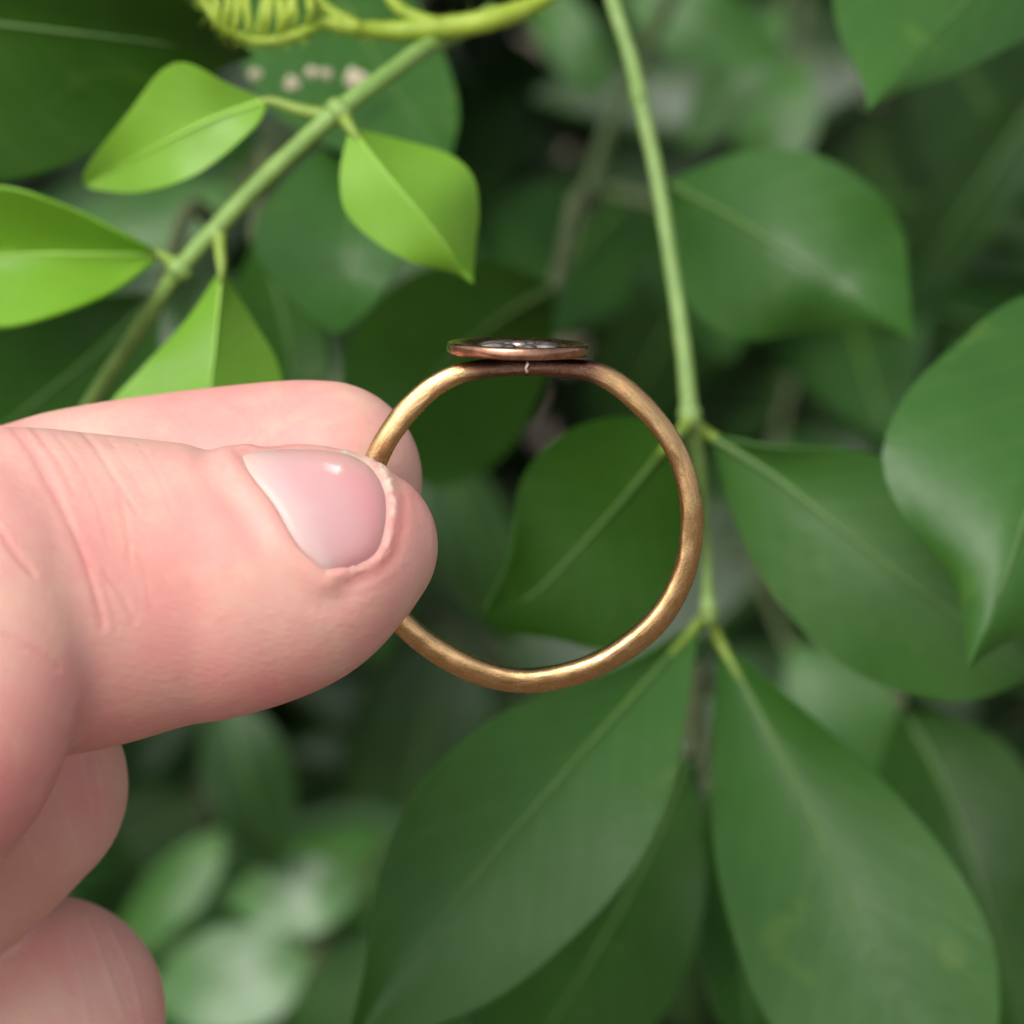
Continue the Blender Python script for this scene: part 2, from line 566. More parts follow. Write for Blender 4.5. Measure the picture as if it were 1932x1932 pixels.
def twig(name, label, cat, at, group=None):
    return tag(empty(name, P(*at)), label, cat, group)


# ---- lime shoot, upper left
T = twig('lime_twig', 'bright lime green twig with four young glossy leaves slanting behind the fingertip', 'twig', (640, 210, .243))
tube('stem', pix_line([(120, 850), (170, 762), (250, 640), (335, 515), (400, 440), (490, 345), (560, 280), (640, 208), (740, 135), (800, 92), (872, 58), (930, 20)],
     [.262, .258, .252, .247, .246, .245, .244, .243, .246, .250, .256, .260], 60), [.00068, .0007, .00075, .00082, .00078, .00078, .00072], M['lime_stem'], T, 12, 0.04)
for (nx, ny, nd, rr) in ((640, 210, .2430, .00125), (340, 508, .2470, .00125), (405, 440, .2460, .0009)):
    c = P(nx, ny, nd)
    ax = P(nx + 20, ny - 20, nd) - c
    tube('node', [c - ax * 0.8, c - ax * 0.3, c + ax * 0.3, c + ax * 0.8], [.0006, rr, rr, .0006], M['lime_stem'], T, 10, 0.1)
leaf(T, [(505, 190), (400, 225), (290, 280), (160, 350)],
     [(505, 190), (430, 158), (325, 120), (240, 215), (162, 318), (160, 350)],
     [(505, 190), (478, 240), (375, 325), (265, 362), (185, 358), (160, 350)], .244, .252, M['lime'], M['lime_rib'],
     fold=0.001, curl=0.004, stalk=(630, 220, .2435), rib_r=.00035, seed=1, label='pale lime leaf pointing down to the left')
leaf(T, [(660, 240), (730, 330), (815, 430), (893, 535)],
     [(660, 240), (642, 320), (650, 395), (700, 450), (775, 494), (855, 515), (893, 535)],
     [(660, 240), (760, 264), (850, 292), (894, 335), (904, 400), (897, 470), (893, 535)], .2415, .238, M['lime'], M['lime_rib'],
     fold=-0.002, curl=0.003, stalk=(645, 208, .243), rib_r=.0002, seed=2, fexp=1.0, fold_r=-0.008, label='bright lime leaf with pointed tip hanging right of the stem')
leaf(T, [(300, 480), (180, 480), (40, 480), (-160, 500)],
     [(300, 480), (225, 440), (125, 392), (0, 355), (-100, 380), (-160, 500)],
     [(300, 480), (215, 545), (105, 590), (0, 615), (-100, 590), (-160, 500)], .248, .250, M['lime'], M['lime_rib'],
     fold=0.005, curl=0.003, stalk=(345, 500, .247), rib_r=.0004, seed=3, label='lime leaf pointing left out of the frame')
leaf(T, [(418, 505), (408, 620), (396, 740), (380, 900)],
     [(418, 505), (350, 605), (262, 700), (200, 780), (240, 860), (380, 900)],
     [(418, 505), (478, 605), (522, 680), (532, 750), (490, 830), (380, 900)], .244, .236, M['lime'], M['lime_rib'],
     fold=-0.002, curl=-0.002, stalk=(412, 430, .246), rib_r=.0002, seed=4, fexp=1.0, fold_r=-0.0055, label='folded lime leaf hanging behind the index finger')

# ---- furled young shoot at the top edge
T = twig('young_shoot', 'yellow green hairy young shoot with furled leaflets along the top edge', 'shoot', (880, 40, .251))
S = pix_line([(1080, -30), (1010, 8), (930, 36), (880, 46), (790, 56), (720, 58), (660, 52), (610, 44), (560, 66), (500, 78), (450, 66), (410, 35), (378, -15), (360, -60)],
             [.255, .253, .251, .251, .251, .251, .250, .250, .249, .249, .249, .249, .250, .251], 90)
tube('stem', S, [.0004, .0007, .00095, .00095, .0009, .0007, .00055, .0005, .00045, .00045, .0004], M['bud'], T, 12, 0.10)
tube('side_stem', pix_line([(830, 50), (780, 32), (745, 8), (715, -40)], [.251] * 4, 14), [.0008, .0006, .0005, .0004], M['bud'], T, 10, 0.08)
tube('side_stem', pix_line([(680, 55), (620, 20), (590, -10), (560, -50)], [.250] * 4, 14), [.0006, .0005, .0005, .0004], M['bud'], T, 10, 0.08)
for k in range(10):
    x0 = 408 + k * 18.5 + random.uniform(-9, 9)
    y0 = 42 + 36 * math.sin(math.pi * (k + 1.2) / 10.5)
    x1 = x0 + random.uniform(-5, 34)
    pts = pix_line([(x0, y0), (x0 + 8, y0 - 25), ((x0 + x1) / 2 + 4, 10), (x1, -45)], [.249, .2484, .2482, .249 + random.uniform(0, .002)], 12)
    tube('leaflet', pts, [.0002, .00034, .00038, .0003, .0002], M['bud'], T, 7, 0.3, k)
HV, HF = [], []
rr = np.random.default_rng(5)
for k in range(700):
    i = int(rr.integers(8, 86))
    dirn = rr.normal(size=3)
    dirn -= np.dot(dirn, S[min(i + 1, 89)] - S[i - 1]) * (S[min(i + 1, 89)] - S[i - 1]) / (np.linalg.norm(S[min(i + 1, 89)] - S[i - 1]) ** 2)
    dirn /= np.linalg.norm(dirn)
    b0 = S[i] + dirn * 0.0005
    e0 = S[i] + dirn * rr.uniform(0.0008, 0.0013) + rr.normal(size=3) * 0.0002
    v, f = tube_arrays([b0, (b0 + e0) / 2, e0], [.00005, .00004, .00001], 3)
    HF += [tuple(a + len(HV) for a in ff) for ff in f]
    HV += list(v)
mesh_obj('hairs', HV, HF, M['bud'], T)['kind'] = 'stuff'

# ---- right-hand twig with the big leaves behind the ring
T = twig('leafy_twig', 'long pale green hanging stem with big dark leaves seen through and below the ring', 'twig', (1300, 785, .262))
tube('stem', pix_line([(1140, -60), (1158, 10), (1190, 110), (1208, 190), (1240, 335), (1270, 520), (1290, 660), (1302, 785)],
     [.276, .274, .272, .270, .268, .265, .263, .262], 50), [.00060, .00064, .00069, .00068, .00067, .0007, .0008], M['green_stem'], T, 12, 0.05)
tube('stem', pix_line([(1302, 785), (1318, 880), (1330, 1010), (1336, 1155)], [.262, .264, .266, .266], 30), [.00085, .00055, .0005, .0006], M['green_stem'], T, 10, 0.05)
for (nx, ny, nd, rr_) in ((1302, 788, .262, .00105), (1206, 185, .270, .00085), (1338, 1155, .266, .0008)):
    c = P(nx, ny, nd)
    ax = P(nx + 3, ny + 24, nd) - c
    tube('node', [c - ax * 1.5, c - ax * 0.5, c + ax * 0.3, c + ax * 1.2], [.0005, rr_, rr_ * .95, .0005], M['green_stem'], T, 10, 0.1)
leaf(T, [(1268, 830), (1190, 925), (1100, 1026), (1000, 1125), (908, 1162)],
     [(1268, 830), (1190, 790), (1070, 815), (988, 900), (966, 1040), (930, 1125), (908, 1162)],
     [(1268, 830), (1325, 940), (1295, 1080), (1235, 1185), (1150, 1226), (1040, 1205), (935, 1190), (908, 1162)], .258, .263, M['deep'], M['dark_rib'],
     fold=0.002, fold_r=-0.0015, curl=-0.002, stalk=(1302, 790, .262), seed=5, rib_r=.0005, tipcurl=-.002, label='dark green leaf framed by the ring')
leaf(T, [(1340, 822), (1470, 905), (1640, 1040), (1790, 1150), (1960, 1270)],
     [(1340, 822), (1460, 845), (1600, 850), (1760, 900), (1920, 1060), (1960, 1270)],
     [(1340, 822), (1395, 1005), (1480, 1150), (1600, 1262), (1740, 1316), (1850, 1318), (1960, 1270)], .263, .256, M['mid'], M['dark_rib'],
     fold=0.003, curl=0.001, stalk=(1304, 790, .262), seed=6, rib_r=.0006, fold_r=-0.002, label='broad leaf spreading to the right of the ring')
leaf(T, [(1318, 1175), (1230, 1275), (1100, 1420), (900, 1650), (760, 1830), (650, 1990)],
     [(1318, 1175), (1180, 1255), (990, 1325), (870, 1405), (775, 1510), (718, 1650), (690, 1840), (650, 1990)],
     [(1318, 1175), (1298, 1330), (1268, 1480), (1205, 1625), (1105, 1745), (960, 1868), (820, 1935), (650, 1990)], .267, .246, M['mid'], M['dark_rib'],
     fold=0.003, curl=0.004, stalk=(1337, 1155, .266), seed=7, rib_r=.0005, label='large leaf hanging down to the lower left below the ring')
leaf(T, [(1360, 1215), (1440, 1360), (1540, 1560), (1640, 1790), (1740, 1990), (1790, 2100)],
     [(1360, 1215), (1346, 1390), (1346, 1580), (1380, 1750), (1440, 1910), (1560, 2060), (1790, 2100)],
     [(1360, 1215), (1490, 1320), (1640, 1450), (1770, 1590), (1855, 1730), (1885, 1860), (1870, 2000), (1790, 2100)], .267, .256, M['mid'], M['dark_rib'],
     fold=0.003, curl=0.001, stalk=(1337, 1155, .266), seed=8, rib_r=.0005, label='large leaf hanging down to the lower right below the ring')
leaf(T, [(1252, 345), (1380, 410), (1520, 500), (1630, 570), (1722, 642)],
     [(1252, 345), (1380, 292), (1510, 284), (1630, 340), (1700, 430), (1716, 545), (1722, 642)],
     [(1252, 345), (1262, 480), (1310, 585), (1400, 642), (1540, 624), (1650, 616), (1722, 642)], .300, .288, M['mid'], M['dark_rib'],
     fold=-0.004, curl=0.007, stalk=(1236, 320, .2685), seed=9, rib_r=.0006, tipcurl=-.014, label='leaf right of the stem with a pale glare near its tip')

# ---- single leaves of neighbouring twigs: each on its own short stem running back into the shrub
def side_twig(label, base, stem_to, *leaf_args, mat='mid', **kw):
    T = twig('leafy_twig', label, 'twig', base)
    bp = P(*base)
    ep = P(*stem_to)
    tube('stem', catmull([ep, (ep + bp) / 2 + np.array((0, 0.004, 0.004)), bp], 16), [.0011, .0010, .0007], M['shade_stem'], T, 9, 0.06)
    leaf(T, *leaf_args, M[mat], M['dark_rib'], **kw)
    return T

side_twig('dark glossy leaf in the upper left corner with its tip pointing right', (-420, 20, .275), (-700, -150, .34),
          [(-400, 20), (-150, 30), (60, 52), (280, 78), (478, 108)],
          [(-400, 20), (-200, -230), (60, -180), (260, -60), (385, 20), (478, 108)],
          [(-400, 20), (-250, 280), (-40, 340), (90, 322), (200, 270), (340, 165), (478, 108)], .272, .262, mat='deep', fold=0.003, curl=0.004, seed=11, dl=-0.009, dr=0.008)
side_twig('grey green leaf with pale specks above the lime twig', (560, -190, .330), (420, -400, .40),
          [(560, -190), (620, -40), (690, 80), (760, 190), (850, 300)],
          [(560, -190), (470, -40), (455, 110), (520, 215), (660, 290), (850, 300)],
          [(560, -190), (690, -120), (790, 10), (840, 110), (866, 210), (850, 300)], .334, .282, mat='mid', fold=-0.003, curl=0.004, seed=12)
side_twig('blue green leaf with bright glare under the lime leaf tip', (668, 262, .300), (720, 150, .36),
          [(668, 262), (665, 380), (655, 500), (640, 632)],
          [(668, 262), (590, 290), (505, 380), (478, 460), (530, 545), (590, 600), (640, 632)],
          [(668, 262), (740, 330), (765, 440), (745, 510), (700, 580), (640, 632)], .304, .290, mat='mid', fold=0.002, curl=0.008, seed=13, tipcurl=-0.014)
side_twig('pale grey green leaf curving in from the right edge', (2180, 520, .270), (2350, 300, .33),
          [(2180, 520), (2040, 720), (1950, 930), (1890, 1110), (1825, 1265)],
          [(2180, 520), (1935, 556), (1800, 652), (1702, 755), (1664, 860), (1695, 960), (1750, 1030), (1802, 1105), (1818, 1190), (1825, 1265)],
          [(2180, 520), (2230, 800), (2160, 1020), (2030, 1160), (1920, 1205), (1865, 1232), (1825, 1265)],   .268, .238, mat='mid', fold=-0.004, curl=0.010, seed=14, tipcurl=0.0)
side_twig('pale leaf hanging its tip into the upper right corner', (2080, -320, .300), (2250, -420, .36),
          [(2080, -320), (1960, -130), (1830, 0), (1720, 110), (1636, 212)],
          [(2080, -320), (1800, -270), (1590, -90), (1578, 40), (1606, 110), (1630, 160), (1636, 212)],
          [(2080, -320), (2130, -120), (2040, 10), (1920, 80), (1800, 140), (1700, 176), (1636, 212)], .306, .262, mat='mid', fold=-0.003, curl=0.006, seed=15)
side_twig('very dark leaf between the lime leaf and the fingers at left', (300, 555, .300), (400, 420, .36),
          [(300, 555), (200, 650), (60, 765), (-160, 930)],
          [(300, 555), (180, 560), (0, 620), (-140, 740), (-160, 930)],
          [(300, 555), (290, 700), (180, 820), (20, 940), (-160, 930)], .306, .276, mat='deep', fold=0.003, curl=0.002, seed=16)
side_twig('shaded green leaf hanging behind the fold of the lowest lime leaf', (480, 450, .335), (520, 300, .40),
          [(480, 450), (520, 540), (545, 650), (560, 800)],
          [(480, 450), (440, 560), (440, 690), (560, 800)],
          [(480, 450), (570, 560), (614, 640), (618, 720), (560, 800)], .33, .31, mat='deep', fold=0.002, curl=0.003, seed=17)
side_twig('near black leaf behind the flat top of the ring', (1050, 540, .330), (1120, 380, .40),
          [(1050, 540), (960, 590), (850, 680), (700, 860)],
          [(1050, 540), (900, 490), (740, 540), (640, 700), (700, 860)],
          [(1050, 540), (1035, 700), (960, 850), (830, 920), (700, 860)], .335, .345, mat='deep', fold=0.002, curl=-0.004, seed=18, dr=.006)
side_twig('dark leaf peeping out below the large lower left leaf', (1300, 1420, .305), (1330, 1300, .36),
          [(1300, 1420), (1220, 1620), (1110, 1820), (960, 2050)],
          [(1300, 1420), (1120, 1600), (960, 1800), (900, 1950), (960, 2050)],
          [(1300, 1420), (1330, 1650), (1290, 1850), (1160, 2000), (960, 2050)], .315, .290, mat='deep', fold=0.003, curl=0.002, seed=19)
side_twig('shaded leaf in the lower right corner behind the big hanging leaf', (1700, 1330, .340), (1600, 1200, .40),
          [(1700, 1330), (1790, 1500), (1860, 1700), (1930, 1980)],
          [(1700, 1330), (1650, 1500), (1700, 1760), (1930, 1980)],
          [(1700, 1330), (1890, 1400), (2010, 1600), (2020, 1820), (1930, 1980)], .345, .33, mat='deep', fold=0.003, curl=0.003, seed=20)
side_twig('narrow pale leaf edge between the two large hanging leaves', (1340, 1490, .335), (1300, 1350, .40),
          [(1340, 1490), (1375, 1650), (1400, 1800), (1420, 2000)],
          [(1340, 1490), (1322, 1600), (1322, 1760), (1350, 1900), (1420, 2000)],
          [(1340, 1490), (1450, 1650), (1500, 1850), (1420, 2000)], .335, .30, mat='mid', fold=0.006, curl=0.003, seed=21)

# ---- out-of-focus leaves further in, each big enough to tell apart
def oval(cx, cy, ang, ln, wd):
    c, sn = math.cos(ang), math.sin(ang)
    f = lambda t, w: (cx + c * t * ln / 2 + sn * w * wd / 2, cy + sn * t * ln / 2 - c * w * wd / 2)
    mid = [f(t, 0.05 * math.sin(t * 2)) for t in (-1, -.5, 0, .5, 1)]
    lf = [f(-1, 0), f(-.6, .75), f(-.1, 1), (f(.45, .8)), f(.8, .35), f(1, 0)]
    rt = [f(-1, 0), f(-.6, -.75), f(-.1, -1), (f(.45, -.8)), f(.8, -.35), f(1, 0)]
    return mid, lf, rt


for lab, cx, cy, deg, ln, wd, d, tilt, yaw, mt in (
        ('small mint green blurred leaf left of the large hanging leaf', 555, 1690, 175, 250, 150, .44, 15, 12, 'gloss'),
        ('pale mint blurred leaf right of the lowest fingertip at the bottom edge', 430, 1850, 165, 330, 200, .43, 16, 14, 'gloss'),
        ('mid green blurred leaf partly behind the left edge of the large hanging leaf', 690, 1650, 200, 300, 170, .50, -5, 0, 'mid'),
        ('olive blurred leaf right below the second fingertip', 320, 1690, 130, 330, 110, .47, 8, 10, 'mid'),
        ('green blurred leaf on the bottom edge between fingertip and large leaf', 640, 1900, 120, 360, 150, .46, 2, 5, 'mid'),
        ('greyish blurred leaf right of the pale stem near the top edge', 1385, 150, 125, 330, 110, .44, 11, 10, 'mid'),
        ('round dim blurred leaf above the broad leaf with the glare', 1465, 235, 110, 260, 150, .47, 10, 8, 'mid'),
        ('bright green blurred leaf at the top edge right of the pale stem', 1330, 50, 20, 330, 150, .42, 6, 0, 'mid'),
        ('pale blurred leaf at the top edge left of the pale stem', 1075, 70, 60, 260, 110, .46, 12, 8, 'mid'),
        ('long dim blurred leaf slanting through the gap at the right edge', 1830, 380, 125, 620, 150, .44, -20, -10, 'far'),
        ('grey blurred leaf below the broad right leaf', 1610, 1360, 50, 380, 190, .43, 3, 4, 'mid'),
        ('dim blurred leaf under the lime twig at the left', 250, 430, 160, 420, 150, .40, 8, 8, 'mid'),
        ('dim green blurred leaf inside the gap left of the ring', 900, 1030, 70, 420, 150, .45, -20, 0, 'far'),
        ('dim blurred leaf in the dark gap below the thumb', 470, 1480, 75, 360, 170, .43, -14, 0, 'far')):
    d *= 1.2
    a = R(deg)
    mid_, lf_, rt_ = oval(cx, cy, a, ln, wd)
    kk = TAN / 966 * d
    th, ps = math.tan(R(tilt)), math.tan(R(yaw))
    dl_ = kk * wd / 2 * (th * math.cos(a) - ps * math.sin(a))
    d0_ = d + kk * ln / 2 * (th * math.sin(a) + ps * math.cos(a))
    d1_ = d - kk * ln / 2 * (th * math.sin(a) + ps * math.cos(a))
    bx, by = mid_[0]
    side_twig(lab, (bx, by, d0_), (bx + (bx - cx) * 0.9, by + (by - cy) * 0.9 - 40, d + .09),
              mid_, lf_, rt_, d0_, d1_, mat=mt, fold=0.001, curl=0.004, seed=int(cx), dl=dl_, dr=-dl_)

# ---- pale specks on the grey-green leaf
rr = np.random.default_rng(9)
for k, (x, y, s, lab) in enumerate(((480, 140, 14, 'small pale speck at the left end of the row on the grey green leaf'),
                                    (552, 158, 17, 'pale speck lying lowest in the row on the grey green leaf'),
                                    (588, 137, 13, 'left one of two touching pale specks on the grey green leaf'),
                                    (614, 139, 14, 'right one of two touching pale specks on the grey green leaf'),
                                    (672, 152, 24, 'largest pale speck partly behind the lime stem'))):
    c = P(x, y, .2905)
    rad = s * 0.85 * TAN / 966 * .2905
    vs, fs = [], []
    for i in range(7):
        th = math.pi * (0.02 + 0.96 * i / 6)
        for j in range(10):
            a = 2 * math.pi * j / 10
            q = rad * (0.95 + 0.9 * mnoise.noise((math.cos(a) * 1.3 + k * 9, math.sin(a) * 1.3, th)) + 0.2 * (rr.random() - 0.5))
            vs.append(c + CX * (q * math.sin(th) * math.cos(a) * 1.1) + CY * (q * math.sin(th) * math.sin(a)) + CZ * (q * 0.32 * math.cos(th)))
    for i in range(6):
        for j in range(10):
            fs.append((i * 10 + j, i * 10 + (j + 1) % 10, (i + 1) * 10 + (j + 1) % 10, (i + 1) * 10 + j))
    fs.append(tuple(range(9, -1, -1))); fs.append(tuple(60 + j for j in range(10)))
    tag(mesh_obj('pale_speck', vs, fs, M['speck'], None, origin=c), lab, 'speck', 'pale specks on a leaf')


# ---------------------------------------------------------------- background twigs: one of each kind, then copies
def generic_leaf(parent, base, ax, nor, size, mat, seed):
    r = random.Random(seed)
    ax = np.array(Vector(ax).normalized())
    nor = np.array(nor, dtype=float); nor -= ax * np.dot(nor, ax); nor /= np.linalg.norm(nor)
    side = np.cross(nor, ax)
    nu, m = 12, 3
    rows = 2 * m + 1
    droop, fold, wid = r.uniform(0.05, 0.25), r.uniform(0.05, 0.22), r.uniform(0.22, 0.29)
    top = np.zeros((nu, rows, 3))
    for i in range(nu):
        t = i / (nu - 1)
        w = wid * (math.sin(math.pi * t ** 0.8) ** 0.8 if 0 < t < 1 else 0) * (1 - 0.25 * t) + 0.008
        for j in range(rows):
            s = (j - m) / m
            top[i, j] = base + size * (ax * t + side * s * w + nor * (fold * abs(s) * w - droop * t * t + 0.02 * math.sin(9 * t + seed) * abs(s)))
    bot = top - nor * 0.0003
    V = np.concatenate([top.reshape(-1, 3), bot.reshape(-1, 3)])
    n0 = nu * rows
    F = []
    for i in range(nu - 1):
        for j in range(rows - 1):
            q = (i * rows + j, i * rows + j + 1, (i + 1) * rows + j + 1, (i + 1) * rows + j)
            F.append(q[::-1]); F.append(tuple(n0 + k for k in q))
        for j in (0, rows - 1):
            F.append((i * rows + j, (i + 1) * rows + j, n0 + (i + 1) * rows + j, n0 + i * rows + j))
    uv = np.array([(j / (rows - 1), i / (nu - 1)) for i in range(nu) for j in range(rows)])
    o = mesh_obj('leaf', V, F, mat, parent, np.concatenate([uv, uv]))
    tube('midrib', top[:-1, m] + nor * 0.0001, [.0007, .0005, .0003], M['dark_rib'], o, 6)
    return o


def background_twig(seed, nl):
    r = random.Random(seed)
    T = empty('shaded_twig')
    ln = 0.085
    pts = catmull([(0, 0, 0), (ln * 0.5, 0.004, -0.004), (ln, -0.003, -0.016)], 14)
    tube('stem', pts, [.0012, .0010, .0007], M['shade_stem'], T, 8)
    for k in range(nl):
        t = 0.15 + 0.85 * k / (nl - 1)
        b = pts[min(13, int(t * 13))]
        s = 1 if k % 2 else -1
        if k == nl - 1: ax = (1, 0.1, -0.2)
        else: ax = (r.uniform(0.35, 0.8), s * r.uniform(0.7, 1.0), r.uniform(-0.3, 0.15))
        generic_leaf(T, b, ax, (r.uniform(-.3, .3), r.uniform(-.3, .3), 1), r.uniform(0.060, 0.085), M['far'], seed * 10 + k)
    return T


def copy_tree(o, parent=None):
    c = o.copy()
    COL.objects.link(c)
    c.parent = parent
    for ch in list(o.children): copy_tree(ch, c)
    return c


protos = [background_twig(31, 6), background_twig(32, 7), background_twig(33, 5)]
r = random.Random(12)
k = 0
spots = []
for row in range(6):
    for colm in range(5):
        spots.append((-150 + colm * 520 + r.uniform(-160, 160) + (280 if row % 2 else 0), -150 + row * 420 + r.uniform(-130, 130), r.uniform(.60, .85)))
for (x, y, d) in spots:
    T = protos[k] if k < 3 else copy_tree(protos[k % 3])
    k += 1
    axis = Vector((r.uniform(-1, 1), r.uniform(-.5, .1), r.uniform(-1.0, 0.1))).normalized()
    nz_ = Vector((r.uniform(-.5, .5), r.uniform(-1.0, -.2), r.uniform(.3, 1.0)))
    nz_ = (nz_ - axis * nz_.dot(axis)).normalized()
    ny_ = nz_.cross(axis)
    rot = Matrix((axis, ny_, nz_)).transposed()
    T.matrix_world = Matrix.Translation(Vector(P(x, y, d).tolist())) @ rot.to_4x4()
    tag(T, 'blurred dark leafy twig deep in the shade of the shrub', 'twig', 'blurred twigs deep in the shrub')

# bare branches deep in the shrub
for lab, pts, ds, rad, bark in (
        ('blurred thin olive branch slanting left of the pale hanging stem', [(1300, -80), (1160, 220), (1100, 390), (1030, 590)], [.48, .50, .51, .52], .0014, 'olive_bark'),):
    T = tag(empty('bare_branch', P(*pts[1], ds[1])), lab, 'branch')
    tube('bark', pix_line(pts, ds, 24), [rad, rad * .9, rad * .8], M[bark], T, 8, 0.15)

# ---------------------------------------------------------------- the ring
TILT = R(8.5)
RU = CX
RV = math.cos(TILT) * CY + math.sin(TILT) * CZ
RN = math.cos(TILT) * CZ - math.sin(TILT) * CY
RO = P(985, 966, DIST)


def on_ring_plane(x, y):
    dvec = P(x, y, 1.0) - CO
    t = np.dot(RO - CO, RN) / np.dot(dvec, RN)
    return CO + dvec * t


ring = tag(empty('ring', RO), 'thin antique brass ring with a small round copper bezel held between finger and thumb', 'ring')
zc = [(945, 289, 84), (830, 293, 86), (720, 300, 90), (650, 311, 94), (580, 333, 102), (465, 408, 108), (340, 535, 112), (232, 705, 112), (175, 880, 108), (150, 1060, 108),
      (170, 1240, 112), (240, 1400, 114), (342, 1522, 115), (445, 1612, 118), (585, 1702, 121), (760, 1778, 120), (945, 1808, 115), (1180, 1766, 117), (1370, 1682, 116),
      (1560, 1536, 120), (1670, 1372, 114), (1732, 1190, 108), (1746, 1000, 112), (1735, 910, 108), (1722, 845, 104), (1676, 706, 100), (1597, 577, 106), (1493, 460, 112), (1391, 373, 110), (1312, 322, 104), (1235, 303, 96), (1140, 296, 88), (1040, 290, 84)]
pts = np.array([(*on_ring_plane(623 + X * .3915, 578.4 + Y * .3915), T * 1.02 * .3915 * TAN / 966 * DIST) for X, Y, T in zc])
NR, NS = 260, 28
loop = catmull(np.vstack([pts[-2:], pts, pts[:3]]), 1200)
# cut the closed part out of the padded spline
i0 = int(np.argmin(np.linalg.norm(loop[:400, :3] - pts[0, :3], axis=1)))
i1 = 800 + int(np.argmin(np.linalg.norm(loop[800:, :3] - pts[0, :3], axis=1)))
loop = loop[i0:i1 + 1]
s = np.concatenate([[0], np.cumsum(np.linalg.norm(np.diff(loop[:, :3], axis=0), axis=1))])
q = np.linspace(0, s[-1], NR, endpoint=False)
C3 = np.stack([np.interp(q, s, loop[:, a]) for a in range(4)], 1)
for _ in range(26):
    C3 = C3 * 0.5 + 0.25 * (np.roll(C3, 1, 0) + np.roll(C3, -1, 0))
tang = np.roll(C3[:, :3], -1, 0) - np.roll(C3[:, :3], 1, 0)
tang /= np.linalg.norm(tang, axis=1)[:, None]
rad = np.cross(tang, RN)
cen = C3[:, :3].mean(0)
rad *= np.sign(np.sum(rad * (C3[:, :3] - cen), axis=1))[:, None]
V, UV, PA = [], [], []
for i in range(NR):
    h = C3[i, 3] / 2
    ang = 2 * math.pi * i / NR
    for k in range(NS):
        a = 2 * math.pi * k / NS
        ca, sa = math.cos(a), math.sin(a)
        ex = 2 / 3.3
        x = math.copysign(abs(ca) ** ex, ca)           # radial, outwards
        y = math.copysign(abs(sa) ** ex, sa)           # along the ring's axis, to the camera
        # hammered facets and a softened inner edge
        nzv = mnoise.noise((ang * 3.2, math.cos(a) * 0.9, math.sin(a) * 0.9)) * 0.12 + mnoise.noise((ang * 11, math.cos(a) * 1.6, math.sin(a) * 1.6 + 5)) * 0.05
        # front face leans: highest near its inner third
        y *= 1.0 - 0.13 * (x + 0.2) ** 2 - 0.10 * x
        off = h * (1 + nzv)
        V.append(C3[i, :3] + rad[i] * (x * h * (1 + 0.4 * nzv)) + RN * (y * off * 0.95))
        UV.append((k / NS, i / NR))
        v = np.dot(C3[i, :3] - RO, RV)
        x_ = np.dot(C3[i, :3] - RO, RU)
        top = max(0.0, min(1.0, (v - 0.0082) / 0.0012)) * max(0.0, min(1.0, (0.0058 - abs(x_ - .0009)) / 0.0022))
        top *= 0.75 + 0.25 * max(0, x)
        PA.append(min(1.0, top))
F = []
for i in range(NR):
    i2 = (i + 1) % NR
    for k in range(NS):
        k2 = (k + 1) % NS
        F.append((i * NS + k, i * NS + k2, i2 * NS + k2, i2 * NS + k))
band = mesh_obj('band', V, F, M['brass'], ring, UV)
att = band.data.attributes.new('patina', 'FLOAT', 'POINT')
att.data.foreach_set('value', PA)
import bmesh


def fix_normals(o):
    bm = bmesh.new(); bm.from_mesh(o.data)
    bmesh.ops.recalc_face_normals(bm, faces=bm.faces)
    bm.to_mesh(o.data); bm.free()


fix_normals(band)

# bezel: a shallow turned dish on a dark solder pad
BZ = P(978.5, 657.5, DIST - 0.0016)
BR = 135.7 * TAN / 966 * (DIST - 0.0016)
roll = R(-1.2)
BU = RU * math.cos(roll) + RV * math.sin(roll)
BV = -RU * math.sin(roll) + RV * math.cos(roll)
BN = RN * math.cos(R(0.9)) + BV * math.sin(R(0.9))      # the bezel sits a touch flatter than the band
BV = BV * math.cos(R(0.9)) - RN * math.sin(R(0.9))


def lathe(name, prof, mat, parent, n=72, wob=0.0, origin=BZ):
    V, F = [], []
    for (rr_, hh) in prof:
        for k in range(n):
            a = 2 * math.pi * k / n
            w = 1 + wob * mnoise.noise((math.cos(a) * 1.5, math.sin(a) * 1.5, hh * 900))
            V.append(origin + (BU * math.cos(a) + BN * math.sin(a)) * rr_ * w + BV * (hh + wob * 0.001 * mnoise.noise((math.cos(a) * 2, math.sin(a) * 2, 7))))
    m_ = len(prof)
    for i in range(m_ - 1):
        for k in range(n):
            k2 = (k + 1) % n
            F.append((i * n + k, i * n + k2, (i + 1) * n + k2, (i + 1) * n + k))
    F.append(tuple(range(n))); F.append(tuple((m_ - 1) * n + k for k in range(n)))
    o = mesh_obj(name, V, F, mat, parent)
    fix_normals(o)
    return o


H = 0.00041
prof = [(BR * .60, -H), (BR * .86, -H), (BR * .93, -H * .92)]
for k in range(9):
    a = -math.pi / 2 + math.pi * k / 8 * 0.92
    prof.append((BR * (.945 + .055 * max(0, math.cos(a)) ** 0.7), H * .95 * math.copysign(abs(math.sin(a)) ** 0.8, math.sin(a))))
prof += [(BR * .90, H * .97), (BR * .80, H * .82), (BR * .68, H * .70), (BR * .655, H * .60), (BR * .64, H * .30), (BR * .62, H * .22), (BR * .3, H * .22)]
bezel = lathe('bezel', prof, M['copper'], ring, wob=0.012)
plate = lathe('inlay_plate', [(BR * .628, H * .15), (BR * .628, H * .30), (BR * .60, H * .34), (BR * .2, H * .36), (BR * .02, H * .36)], M['plate'], bezel)
lathe('boss', [(BR * .12, H * .3), (BR * .12, H * .8), (BR * .09, H * 1.1), (BR * .03, H * 1.2)], M['silver'], bezel, 24)
